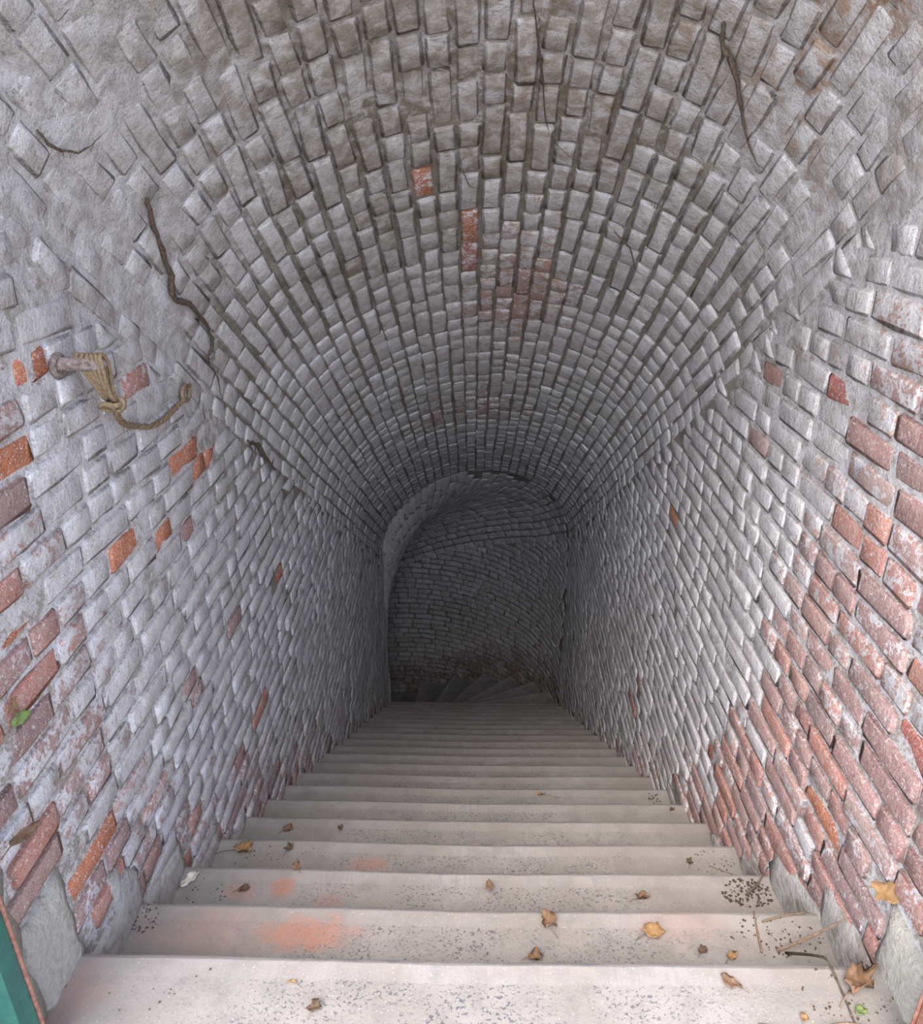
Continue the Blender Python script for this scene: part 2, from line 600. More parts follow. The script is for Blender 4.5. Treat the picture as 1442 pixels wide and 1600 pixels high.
def wall(side):
    r = random.Random(31 if side < 0 else 57)
    sp = SL if side < 0 else SR
    x = X0 + side * W
    nrm = Vector((-side, 0, 0))
    M_ = Masonry()
    pitch = .0745
    rows = int((zn(YM) + sp + .1 - (zn(YE) - .5)) / pitch) + 1
    for k in range(rows):
        z0 = zn(YE) - .45 + k * pitch
        y = YM - r.uniform(0, .2)
        while y < YE:
            L = lengths(r)
            a, b = max(y, YM), min(y + L, YE - .003)
            yc, zc = (a + b) / 2, z0 + pitch / 2 + .006 * N(y, z0, side, 1.3)
            y += L + .005 + r.uniform(0, .004)
            if b - a < .03: continue
            t = zc - zn(yc)
            if t > sp + .07 or zc + .04 < tread_z(a) - .02: continue
            # the plinth stones and cement take the foot of the wall at the mouth
            if yc < Y1 + .02 and zc < (.25 if side < 0 else .17): continue
            if yc < 1.02 and zc < (.43 if side < 0 else .33): continue
            h = pitch - .0065 - r.uniform(0, .005)
            quad = None
            f = lambda p: (p[1] - zn(p[0])) - (sp - .004)
            P = [(a, zc - h / 2), (b, zc - h / 2), (b, zc + h / 2), (a, zc + h / 2)]
            if any(f(p) > 0 for p in P):
                Q = clip(P, f)
                if len(Q) < 3: continue
                area = abs(sum(Q[i][0] * Q[(i + 1) % len(Q)][1] - Q[(i + 1) % len(Q)][0] * Q[i][1] for i in range(len(Q)))) / 2
                if area < .0008: continue
                if len(Q) == 3: Q.append(Q[2])
                if len(Q) == 5:
                    m = min(range(5), key=lambda i: math.dist(Q[i], Q[(i + 1) % 5]))
                    Q.pop(m)
                quad = [((p[0] - yc) / (b - a), (p[1] - zc) / h) for p in Q]
            pr = lump(x, yc, zc) + r.uniform(-.0018, .0028)
            rn = r.random()
            cov, gr, ru = tone_wall(side, yc, zc, rn)
            cov += r.uniform(-.13, .08) + (r.uniform(-.16, .30) if cov < .55 else 0)
            if r.random() < .02 * (1 - sm(2.5, 5, yc)): cov -= .5
            mt = None
            for (by, bz, bm) in BROKEN[side]:
                if a - .004 <= by <= b + .006 and abs(bz - zc) < pitch / 2: mt = bm
            if mt: pr -= .002
            if mt: cov, gr = r.uniform(.12, .36), .05
            tilt = r.uniform(-.022, .022)
            e1 = Vector((r.uniform(-.02, .02), math.cos(tilt), math.sin(tilt)))
            e2 = Vector((r.uniform(-.03, .03), -math.sin(tilt), math.cos(tilt)))
            if quad:
                e1, e2 = Vector((0, 1, 0)), Vector((0, 0, 1))
                if side > 0: pass
                M_.add((x - side * pr, yc, zc), e1, e2, nrm, b - a, h, (cov, rn, gr, ru), None, None, quad)
            else:
                M_.add((x - side * pr, yc, zc), e1, e2, nrm, b - a, h, (cov, rn, gr, ru), None, mt)
    # mortar bed behind the faces
    V, Fc, T = [], [], []
    ny, nt = 300, 110
    for i in range(ny + 1):
        y = YM + (YE - YM) * i / ny
        for j in range(nt + 1):
            t = -.40 + (sp + .43) * j / nt
            z = zn(y) + t
            V.append((x - side * (lump(x, y, z) + fill_wall(side, y, z)), y, z))
            cov, gr, ru = tone_wall(side, y, z, .5)
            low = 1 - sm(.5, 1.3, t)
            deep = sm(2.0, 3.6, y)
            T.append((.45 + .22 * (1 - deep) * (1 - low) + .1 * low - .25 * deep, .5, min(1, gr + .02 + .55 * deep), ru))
    for i in range(ny):
        for j in range(nt):
            a = i * (nt + 1) + j
            q = (a, a + nt + 1, a + nt + 2, a + 1)
            Fc.append(q if side < 0 else q[::-1])
    if side < 0:                       # the blunt end of the wall that the winders turn about
        o = len(V)
        for j in range(30):
            z = ZE - 3.2 + 5.1 * j / 29
            V += [(x + .004, YE, z), (x - .30, YE, z)]
            T += [(.8, .5, .2, 0)] * 2
        Fc += [(o + 2 * j, o + 2 * j + 1, o + 2 * j + 3, o + 2 * j + 2) for j in range(29)]
    me = mesh('wall', V, Fc, tones=T)
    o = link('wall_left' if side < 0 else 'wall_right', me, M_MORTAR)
    return o, M_


def quad_part(name, parent, side, y0, y1, z0, z1, depth, m, seed, wedge=None):
    """rough block or patch set against a side wall: subdivided face with uneven outline"""
    r = random.Random(seed)
    nu, nv = 9, 7
    v, f = [], []
    x = X0 + side * W
    for j in range(nv):
        for i in range(nu):
            u, w = i / (nu - 1), j / (nv - 1)
            e = min(u, 1 - u, w, 1 - w) < 1e-6
            y = y0 + (y1 - y0) * u + (r.uniform(-.012, .012) if e else 0)
            z = z0 + (z1 - z0) * w + (r.uniform(-.010, .010) if e else 0)
            if wedge: z = z0 + (z - z0) * (wedge[0] * (1 - u) + wedge[1] * u)
            d = depth * ((.35 if depth > .0158 else .1) if e else 1) + r.uniform(-.002, .002) + lump(x, y, z) + .004 * N(y, z, seed, 14)
            v.append((x - side * d, y, z))
    for j in range(nv - 1):
        for i in range(nu - 1):
            a = j * nu + i
            f.append((a, a + 1, a + nu + 1, a + nu))
    rim = [i for i in range(nu)] + [j * nu + nu - 1 for j in range(1, nv)] + [(nv - 1) * nu + i for i in range(nu - 2, -1, -1)] + [j * nu for j in range(nv - 2, 0, -1)]
    o = len(v)
    for q in rim: v.append((x + side * .03, v[q][1], v[q][2]))
    for k in range(len(rim)):
        k2 = (k + 1) % len(rim)
        f.append((rim[k], o + k, o + k2, rim[k2]))
    if side < 0: f = [q[::-1] for q in f]
    return link(name, mesh(name, v, f), m, parent)


# ---------------------------------------------------------------- walls
WALLS = {}
for side in (-1, 1):
    o, M_ = wall(side)
    structure(o, 'long whitewashed brick wall on the left, with the rope peg' if side < 0 else 'long whitewashed brick wall on the right, flaking to red near the mouth', 'wall')
    print('wall', side, M_.build(o))
    WALLS[side] = o

# plinth stones at the mouth and cement patches along the first treads
quad_part('plinth_stone', WALLS[-1], -1, 1.025, 1.180, -.06, .245, .012, M_PLINTH, 5)
quad_part('plinth_stone', WALLS[-1], -1, .60, 1.020, -.06, .425, .016, M_PLINTH, 6)
quad_part('plinth_stone', WALLS[1], 1, 1.025, 1.185, -.06, .165, .012, M_PLINTH, 7)
quad_part('plinth_stone', WALLS[1], 1, .60, 1.020, -.06, .325, .018, M_PLINTH, 8)
for (s, y0, y1, z0, z1, d, sd, wd) in ((-1, 1.19, 1.44, -.30, -.05, .006, 11, (.95, .75)), (-1, 1.33, 1.46, -.20, .03, .006, 12, (1.1, .6)), (-1, 1.46, 1.72, -.46, -.21, .006, 13, (1, .8)),
                                      (-1, 1.74, 1.98, -.62, -.44, .006, 17, (1, .7)), (-1, 2.02, 2.25, -.80, -.64, .006, 18, (1, .6)),
                                      (1, 1.19, 1.44, -.30, .00, .006, 14, (.9, .75)), (1, 1.30, 1.72, -.46, -.16, .006, 15, (1.1, .7)), (1, 1.72, 1.92, -.62, -.34, .006, 16, (1.1, .5)),
                                      (1, 2.0, 2.2, -.80, -.62, .006, 19, (1, .6))):
    quad_part('cement_patch', WALLS[s], s, y0, y1, z0, z1, d, M_PATCH, sd, wd)

# ---------------------------------------------------------------- vault
VB = Masonry()
ths = [math.pi * i / 400 for i in range(401)]
arc = [0.0]
for i in range(400):
    d = vault_pt(ths[i + 1], 3) - vault_pt(ths[i], 3)
    d -= DV * d.dot(DV)
    arc.append(arc[-1] + d.length)
ROWS = round(arc[-1] / .0765)
r = random.Random(77)
s_len = (YE - YM) / CPH
for k in range(ROWS):
    a0 = arc[-1] * (k + .5) / ROWS
    s = -r.uniform(0, .2)
    while s < s_len:
        L = r.choice((.112, .112, .115, .17, .228)) + r.uniform(-.008, .008)
        b0, b1 = max(s, 0), min(s + L, s_len - .002)
        s += L + .006 + r.uniform(0, .005)
        if b1 - b0 < .03: continue
        y = YM + (b0 + b1) / 2 * CPH
        aa = a0 + .009 * N(k * .35, y, 0, 1.6) * min(1, k, ROWS - 1 - k) + r.uniform(-.002, .002)
        th = float(np.interp(aa, arc, ths))
        near = 1 - sm(2.2, 3.1, y)
        n, e = vault_normal(th)
        p = vault_pt(th, y)
        pr = lump(p.x, p.y, p.z) + r.uniform(-.0022, .0024) - near * r.uniform(0, .0035)
        rn = r.random()
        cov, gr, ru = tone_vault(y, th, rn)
        cov += r.uniform(-.09, .05)
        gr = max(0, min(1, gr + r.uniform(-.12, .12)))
        tl = r.uniform(-.03, .03) * (1 + near)
        e1 = DV * math.cos(tl) + e * math.sin(tl)
        e2 = e * math.cos(tl) - DV * math.sin(tl) + n * r.uniform(-.035, .035)
        d = math.degrees(th)
        if abs(y - 1.552) < .07 and abs(d - 20.9) < 3: continue
        mt = None
        for (by, bd, bm) in ((2.807, 77.5, M_ORANGE), (2.986, 86.0, M_ORANGE), (3.30, 86.5, M_REDBR)):
            if abs(by - y) < (b1 - b0) / 2 * CPH and abs(bd - d) < 2.4: mt = bm
        if mt: cov, gr = .50, .2
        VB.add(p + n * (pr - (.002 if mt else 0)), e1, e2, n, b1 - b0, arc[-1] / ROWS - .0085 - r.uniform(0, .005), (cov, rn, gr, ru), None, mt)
V, Fc, T = [], [], []
ny, nt = 300, 130
for i in range(ny + 1):
    y = YM + (YE - YM) * i / ny
    for j in range(nt + 1):
        th = math.pi * j / nt
        n, e = vault_normal(th) if i == 0 else NE[j]
        if i == 0: NE = (NE if j else []) + [(n, e)]
        p = vault_pt(th, y)
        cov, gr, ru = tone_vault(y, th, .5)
        V.append(p + n * (lump(*p) + fill_vault(y, th)))
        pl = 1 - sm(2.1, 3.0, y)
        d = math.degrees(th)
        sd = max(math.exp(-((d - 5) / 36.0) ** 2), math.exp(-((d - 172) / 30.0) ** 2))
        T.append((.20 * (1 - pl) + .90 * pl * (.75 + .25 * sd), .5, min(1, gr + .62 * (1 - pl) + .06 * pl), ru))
for i in range(ny):
    for j in range(nt):
        a = i * (nt + 1) + j
        Fc.append((a, a + 1, a + nt + 2, a + nt + 1))
# the vault goes on over the turn
o0 = len(V)
nd, nt2 = 60, 36
for i in range(nd + 1):
    dg = 3.0 * i - 2.0
    for j in range(nt2 + 1):
        p = turn_vault(dg, math.pi * j / nt2)
        tq = math.pi * j / nt2
        p += Vector((math.cos(math.radians(dg)), math.sin(math.radians(dg)), 0)) * (-.012 * math.cos(tq))
        p.z += .011 * math.sin(tq)
        V.append(p)
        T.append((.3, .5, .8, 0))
for i in range(nd):
    for j in range(nt2):
        a = o0 + i * (nt2 + 1) + j
        Fc.append((a, a + 1, a + nt2 + 2, a + nt2 + 1))
o0 = len(V)                            # closing collar where the flight meets the turn
for j in range(41):
    th = math.pi * j / 40
    n, e = vault_normal(th)
    p = vault_pt(th, YE + .004)
    for k in (.02, -.25):
        V.append(p + n * k * (1 if k < 0 else .0) + Vector((0, .0, 0)))
        T.append((.5, .5, .6, 0))
for j in range(40):
    a = o0 + 2 * j
    Fc.append((a, a + 1, a + 3, a + 2))
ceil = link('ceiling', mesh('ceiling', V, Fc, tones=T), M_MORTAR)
structure(ceil, 'sloping brick barrel vault over the stairs, grey brown with dirt near the mouth', 'vault')
# bricks over the turn: rings about the hub
r = random.Random(5)
tth = [math.pi * (.03 + .97 * i / 300) for i in range(301)]
tarc = [0.0]
for i in range(300): tarc.append(tarc[-1] + (turn_vault(60, tth[i + 1]) - turn_vault(60, tth[i])).length)
nrow = round(tarc[-1] / .078)
for k in range(ROWS):
    th = float(np.interp(arc[-1] * (k + .5) / ROWS, arc, ths))
    if th < .05: continue
    wid = (turn_vault(60, min(math.pi, th + math.pi / ROWS / 2)) - turn_vault(60, th - math.pi / ROWS / 2)).length
    rad = W - W * math.cos(th)
    dg = r.uniform(-3, 0) if rad > .8 else .2
    while dg < 172:
        L = lengths(r) if rad > .5 else max(.012, min(.112, rad * .25))
        gp = min(.012, L * .12)
        w = math.degrees(L / max(rad, .02))
        c = dg + w / 2
        dg += w + math.degrees(gp / max(rad, .02))
        if c - w / 2 < .1: continue
        a, b = turn_vault(c - w / 2, th), turn_vault(c + w / 2, th)
        e1 = (b - a); L2 = e1.length; e1.normalize()
        t2 = turn_vault(c, min(math.pi, th + .02)) - turn_vault(c, th - .02)
        e2 = t2 - e1 * t2.dot(e1); e2.normalize()
        n = e1.cross(e2)
        if n.z > 0: n = -n
        rn = r.random()
        VB.add((a + b) / 2 + n * r.uniform(-.004, .004), e1, e2, n, L2, max(.02, min(.075, wid - .009)), (.88 + r.uniform(-.15, .1), rn, .35 + r.uniform(-.1, .15), 0))
print('vault', VB.build(ceil))

# ---------------------------------------------------------------- curved wall round the turn
BB = Masonry()
r = random.Random(9)
RO = 2 * W
for k in range(75):
    z0 = ZE - 3.0 + k * .0745
    dg = -r.uniform(0, 4)
    while dg < 176:
        L = lengths(r)
        w = math.degrees(L / RO)
        c = dg + w / 2
        a0, a1 = dg, dg + w
        dg += w + math.degrees(.011 / RO)
        if a0 < 0: continue
        t = z0 + .037 - turn_zn(c)
        if t > turn_spring(c) + .02 or t < -.30: continue
        n = Vector((-math.cos(math.radians(c)), -math.sin(math.radians(c)), 0))
        p = turn_pt(c, RO, z=z0 + .037)
        rn = r.random()
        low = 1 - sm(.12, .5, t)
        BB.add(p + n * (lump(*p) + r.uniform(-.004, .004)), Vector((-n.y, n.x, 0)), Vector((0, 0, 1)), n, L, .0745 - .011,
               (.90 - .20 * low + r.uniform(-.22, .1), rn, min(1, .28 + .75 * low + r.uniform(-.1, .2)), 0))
V, Fc, T = [], [], []
for i in range(91):
    dg = 2.0 * i - 3.0
    for j in range(61):
        t = -.6 + (turn_spring(dg) + .68) * j / 60
        p = turn_pt(dg, RO, z=turn_zn(dg) + t)
        n = Vector((-math.cos(math.radians(dg)), -math.sin(math.radians(dg)), 0))
        V.append(p + n * (lump(*p) - .011 + .003 * N(*p, 14)))
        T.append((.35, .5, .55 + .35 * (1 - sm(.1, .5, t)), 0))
for i in range(90):
    for j in range(60):
        a = i * 61 + j
        Fc.append((a, a + 61, a + 62, a + 1))
o = len(V)                             # closes the passage out of sight below
for z in (ZE - 4, ZE + 2.2):
    V += [turn_pt(176, 0, z=z), turn_pt(176, RO + .2, z=z)]
    T += [(.3, .5, .8, 0)] * 2
Fc.append((o, o + 1, o + 3, o + 2))
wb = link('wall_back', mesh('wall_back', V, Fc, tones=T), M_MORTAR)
structure(wb, 'dim curved brick wall where the stairs wind away to the left', 'wall')
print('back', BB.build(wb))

# ---------------------------------------------------------------- stairs
stairs = bpy.data.objects.new('staircase', None)
C.objects.link(stairs)
stairs.location = (X0, Y1, 0)
structure(stairs, 'long straight flight of worn grey stone steps descending into the tunnel', 'stairs')


def step_mesh(depth, seed, worn):
    """one stone: dished tread, rounded nosing, riser below; origin on the nosing line"""
    r = random.Random(seed)
    nx = 28
    prof = [(-depth, -.26), (-depth, 0), (-.17, 0), (-.058, 0), (-.014, 0), (-.004, -.003), (0, -.012), (-.004, -.045), (-.012, -.26)]
    v, f = [], []
    for i in range(nx + 1):
        u = i / nx
        x = -W - .02 + (2 * W + .04) * u
        dish = worn * math.exp(-((x - .02) / .38) ** 2)
        jit = r.uniform(-.0022, .0018)
        for (y, z) in prof:
            k = 1 if -.08 < y and z > -.02 else (.45 if z > -.02 and y > -.2 else 0)
            v.append((x, y + (jit if y > -.02 and z > -.05 else 0), z - dish * k + (.0012 * N(x, y, seed, 9) if z > -.02 else 0)))
    m = len(prof)
    for i in range(nx):
        for j in range(m - 1):
            f.append((i * m + j, (i + 1) * m + j, (i + 1) * m + j + 1, i * m + j + 1)[::-1])
    f += [tuple(range(m)), tuple(nx * m + j for j in range(m - 1, -1, -1))]
    me = mesh('step', v, f, False)
    for p in me.polygons: p.use_smooth = False
    return me


step_shapes = [step_mesh(.30, 40 + k, .006 + .002 * k) for k in range(4)]
for k in range(21):
    me = step_mesh(.57, 39, .007) if k == 0 else step_shapes[k % 4]
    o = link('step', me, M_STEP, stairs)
    o.location = (0, RUN * k, -RISE * k)
# winders about the blunt wall end
for j in range(1, 11):
    a0, a1 = math.radians(-DA - 3), 0.0
    v, f = [], []
    m = 7
    for zz in (0, -.22):
        v.append((.004 * math.cos(a1), .004 * math.sin(a1), zz))
        for i in range(m):
            a = a0 + (a1 - a0) * i / (m - 1)
            v.append(((RO + .03) * math.cos(a), (RO + .03) * math.sin(a), zz))
    f = [(0, i + 1, i + 2) for i in range(m - 1)] + [(m + 1, m + i + 3, m + i + 2) for i in range(m - 1)]
    f += [(i + 1, m + i + 2, m + i + 3, i + 2) for i in range(m - 1)]
    f += [(0, m, 2 * m + 1, m + 1), (0, m + 1, m + 2, 1)]
    me = mesh('winder_step', v, f, False)
    o = link('winder_step', me, None, stairs)
    me.materials.append(M_STEP)
    o.location = (HUB[0] - X0, HUB[1] - Y1, ZE - RISE * j)
    o.rotation_euler = (0, 0, math.radians(DA * j))

# ---------------------------------------------------------------- the outside the light comes from
gv = [(-9, -10, -.03), (9, -10, -.03), (9, YM + .02, -.03), (-9, YM + .02, -.03), (-9, -10, -.3), (9, -10, -.3), (9, YM + .02, -.3), (-9, YM + .02, -.3)]
gnd = link('ground', mesh('ground', gv, [(0, 1, 2, 3), (7, 6, 5, 4), (0, 4, 5, 1), (1, 5, 6, 2), (2, 6, 7, 3), (3, 7, 4, 0)], False), M_GROUND)
structure(gnd, 'pale trodden ground before the mouth of the tunnel', 'ground')
ov = []
for i in range(25):
    ov.append(vault_pt(math.pi * i / 24, YM))
inner = [Vector((X0 - W, YM, -.3))] + ov + [Vector((X0 + W, YM, -.3))]
fv, ff = [], []
for p in inner:
    d = Vector((p.x - X0, 0, p.z - 1.2))
    if d.length > 0: d.normalize()
    q = Vector((p.x, YM, p.z)) + d * 1.1
    q.z = max(q.z, -.3)
    for yy in (YM - .01, YM + .25):
        g_ = .04 if yy > YM else 0
        fv += [(p.x + d.x * (.02 + g_), yy, p.z + d.z * (.02 + g_)), (q.x, yy, q.z)]
for i in range(len(inner) - 1):
    a, b = i * 4, i * 4 + 4
    ff += [(a, a + 1, b + 1, b), (a + 2, b + 2, b + 3, a + 3), (a, b, b + 2, a + 2), (a + 1, a + 3, b + 3, b + 1)]
wf = link('wall_front', mesh('wall_front', fv, ff, False, tones=[(.6, .5, .4, 0)] * len(fv)), M_MORTAR)
structure(wf, 'masonry face around the mouth of the tunnel', 'wall')


# ---------------------------------------------------------------- gate posts at the mouth
def post(name, x, y, m1, label, side):
    t = bpy.data.objects.new(name, None)
    C.objects.link(t)
    t.location = (x, y, 0)
    tag(t, label, 'gate post')
    w, d, h = .05, .05, 1.15
    s = side

    def bar(x0, x1, y0, y1, z0, z1, b=.004):
        v = []
        for (z, k) in ((z0, 0), (z1 - b, 0), (z1, b)):
            xs, ys = (x0 + k, x1 - k), (y0 + k, y1 - k)
            v += [(xs[0] + b, ys[0], z), (xs[1] - b, ys[0], z), (xs[1], ys[0] + b, z), (xs[1], ys[1] - b, z), (xs[1] - b, ys[1], z), (xs[0] + b, ys[1], z), (xs[0], ys[1] - b, z), (xs[0], ys[0] + b, z)]
        f = [tuple(range(7, -1, -1)), tuple(range(16, 24))]
        for q in (0, 8):
            f += [(q + i, q + (i + 1) % 8, q + 8 + (i + 1) % 8, q + 8 + i) for i in range(8)]
        return v, f
    link('shaft', mesh('shaft', *bar(-w / 2, w / 2, -d / 2, d / 2, 0, h), smooth=False), m1, t)
    link('edge_strip', mesh('edge_strip', *bar(-w / 2 - .002, w / 2 + .002, d / 2, d / 2 + .010, 0, h), smooth=False), M_RUST, t)
    link('foot_plate', mesh('foot_plate', *bar(-w / 2 - .012, w / 2 + .012, -d / 2 - .01, d / 2 + .012, 0, .008), smooth=False), M_RUST, t)
    return t


post('gate_post', -.845, .90, M_GREEN, 'green painted iron gate post with rusty edge, by the left plinth stone', -1)
post('gate_post', .875, .93, M_RUST, 'rust brown iron gate post by the right plinth stone', 1)

# ---------------------------------------------------------------- peg, rope and nail on the left wall
XL = X0 - W


def onl(y, z, off=0.0): return Vector((XL + lump(XL, y, z) + off, y, z))


peg = bpy.data.objects.new('iron_peg', None); C.objects.link(peg)
PB = onl(1.60, 1.245)
peg.location = PB
tag(peg, 'stubby limewashed iron peg jutting from the left wall, the rope tied to it', 'peg')
pp = [(-.03, 0, .0), (.0, .0, .0), (.02, .003, .002), (.05, .010, .001), (.085, .018, -.002), (.098, .021, -.004)]
v, f = tube(smooth_path(pp, 3), [.017] * 4 + [.0165, .016, .0155, .015, .0145, .0145, .015, .0155, .015, .012, .008, .004], 10, wob=.14, rs=random.Random(2))
link('shank', mesh('shank', v, f), M_IRON, peg)
v, f = tube([(0.004, .024 * math.cos(a), .021 * math.sin(a)) for a in [2 * math.pi * i / 12 for i in range(12)]], .008, 6, True)
link('collar', mesh('collar', v, f), M_IRON, peg)

rope = bpy.data.objects.new('rope', None); C.objects.link(rope)
tag(rope, 'old straw coloured rope looped on the peg, its tail sagging along the left wall', 'rope')
RP = Vector((PB.x + .066, PB.y + .016, PB.z))
rope.location = RP
KN = Vector((.012, .035, -.088))
for k in range(6):                      # the turns of rope over the peg
    o = -.026 + .0105 * k
    pts = []
    for i in range(14):
        a = 2 * math.pi * i / 14
        top = .5 + .5 * math.cos(a)
        c = KN * (1 - top)
        wid = .021 * (.35 + .65 * top)
        pts.append((o * (.3 + .7 * top) + c.x + .002 * math.sin(3 * a + k), wid * math.sin(a) + c.y, .0205 * top + c.z * 1.0 + (.0 if top > .5 else .004 * math.sin(k))))
    v, f = tube(pts, .0052, 6, True)
    link('turn', mesh('turn', v, f), M_ROPE, rope)
parts = []
for (ra, rb, ph, cx) in ((.017, .012, 0, 0), (.014, .015, 1.2, .010), (.015, .012, 2.3, -.010), (.011, .016, .6, .014)):
    pts = []
    for i in range(12):
        a = 2 * math.pi * i / 12
        q = Vector((ra * math.cos(a), rb * math.sin(a) * math.cos(ph), rb * math.sin(a) * math.sin(ph)))
        pts.append(KN + q + Vector((cx * .7, cx, -.012 - abs(cx) * .3)))
    parts.append(tube(pts, .0065, 6, True))
v, f = join(parts)
link('knot', mesh('knot', v, f), M_ROPE, rope)
tail = [RP + KN + Vector((.004, .01, -.012)), onl(1.735, 1.098, .045), onl(1.80, 1.055, .024), onl(1.88, 1.022, .014), onl(1.98, .990, .013), onl(2.08, .980, .012), onl(2.18, .985, .012), onl(2.235, .990, .012)]
tp = smooth_path(tail, 9)
parts = []
for k in range(3):                      # three laid strands
    pts = []
    for i, p in enumerate(tp):
        a = i * .62 + k * 2.094
        pts.append(p - RP + Vector((.0042 * math.cos(a), 0, .0042 * math.sin(a))))
    parts.append(tube(pts, .0052, 5))
v, f = join(parts)
link('tail', mesh('tail', v, f), M_ROPE, rope)
v, f = tube([onl(2.262 + .030 * math.cos(a), 1.003 + .024 * math.sin(a), .013) - RP for a in [2 * math.pi * i / 16 for i in range(16)]], .0062, 6, True)
link('end_loop', mesh('end_loop', v, f), M_ROPE, rope)
rr = random.Random(8)
parts = []
for k in range(26):                     # frayed fibres on knot and tail
    b = (RP + KN + Vector((rr.uniform(-.02, .02), rr.uniform(-.02, .02), rr.uniform(-.03, 0)))) if k < 14 else tp[rr.randrange(8, len(tp))]
    e = b + Vector((rr.uniform(.0, .02), rr.uniform(-.025, .025), rr.uniform(-.035, .01)))
    parts.append(tube([b - RP, (b + e) / 2 - RP + Vector((0, .004, 0)), e - RP], .0008, 3))
v, f = join(parts)
fo = link('frayed_fibre', mesh('frayed_fibre', v, f), M_ROPE, rope)
fo['kind'] = 'stuff'
nl = onl(2.275, 1.022, -.03)
v, f = tube([nl, nl + Vector((.028, 0, 0)), nl + Vector((.052, 0, .002)), nl + Vector((.0525, 0, .002)), nl + Vector((.056, 0, .002))], [.004, .004, .004, .0075, .007], 8)
o = link('iron_nail', mesh('iron_nail', v, f), M_NAIL)
tag(o, 'small dark nail in the left wall holding the end loop of the rope', 'nail')


# ---------------------------------------------------------------- dry roots on the masonry
def onv(y, deg, off=0.0):
    th = math.radians(deg)
    p = vault_pt(th, y)
    n, e = vault_normal(th)
    return p + n * (lump(*p) + off)


def root(pts, rad, label, m=M_ROOT, name='dry_root', cat='root', seed=1, branch=0):
    rs = random.Random(seed)
    P = smooth_path(pts, 5)
    R = [rad * (1 - .7 * abs(2 * i / (len(P) - 1) - .55)) * rs.uniform(.75, 1.3) for i in range(len(P))]
    P = [p + Vector((rs.uniform(-.3, .3), rs.uniform(-1, 1), rs.uniform(-1, 1))) * rad * .6 for p in P]
    sh = [tube(P, R, 6)]
    for b in range(branch):
        i = rs.randrange(2, len(P) - 2)
        q = P[i]
        d = Vector((0, rs.uniform(-1, 1), rs.uniform(-1, .6))) * .05
        sh.append(tube([q, q + d * .5 + Vector((rs.uniform(-.004, .004),) * 3), q + d], [rad * .35, rad * .25, rad * .1], 4))
    v, f = join(sh)
    o = link(name, mesh(name, v, f), m)
    tag(o, label, cat)
    return o


root([onv(1.99, 25.5, .006), onv(2.059, 23.1, .006), onv(2.163, 19.3, .008), onv(2.202, 16.5, .010), onv(2.309, 18.6, .012), onv(2.447, 17.6, .008), onv(2.478, 14.9, .008),
      onv(2.45, 12.0, .009), onv(2.549, 10.3, .006), onv(2.592, 6.9, .005), onv(2.629, 2.5, .004)], .0085,
     'thick dark root snaking down the left side of the vault above the rope', seed=3, branch=5)
root([onl(2.839, .649, .004), onv(2.957, 2.2, .008), onl(3.047, .506, .010), onl(3.115, .445, .012), onl(3.179, .389, .010)], .010,
     'short dark clump of root on the left wall, deeper in than the rope', seed=4, branch=4)
root([onv(2.19, 97.5, .004), onv(2.278, 98.8, .004), onv(2.429, 100.7, .003), onv(2.562, 102.2, .004), onv(2.644, 105, .005), onv(2.71, 111.1, .004), onv(2.697, 118.9, .003)], .0024,
     'long hair thin root curving over the crown of the vault', seed=5)
root([onv(2.734, 86.2, .003), onv(2.80, 87.3, .004), onv(2.828, 88.5, .004), onv(2.891, 95.6, .003)], .0018, 'short thread of root near the orange bricks in the crown', seed=6)
root([onv(1.633, 18.6, .004), onv(1.675, 18.6, .006), onv(1.733, 20.6, .008), onv(1.778, 23.9, .006), onv(1.81, 27.7, .004)], .0040,
     'dark bow shaped root on the pale plaster, upper left', seed=7, branch=1)
root([onv(2.10, 128, .004), onv(2.141, 129.8, .012), onv(2.177, 133.6, .008), onv(2.261, 139.4, .006), onv(2.299, 144.5, .005), onv(2.284, 149.8, .004)], .0075,
     'grey root with a thick head hanging on the right of the vault', seed=8, branch=2)
root([onv(2.953, 122.4, .003), onv(2.987, 127.7, .004), onv(3.075, 131.7, .004), onv(3.067, 135, .003)], .0028, 'small crooked root on the right flank of the vault', seed=9)


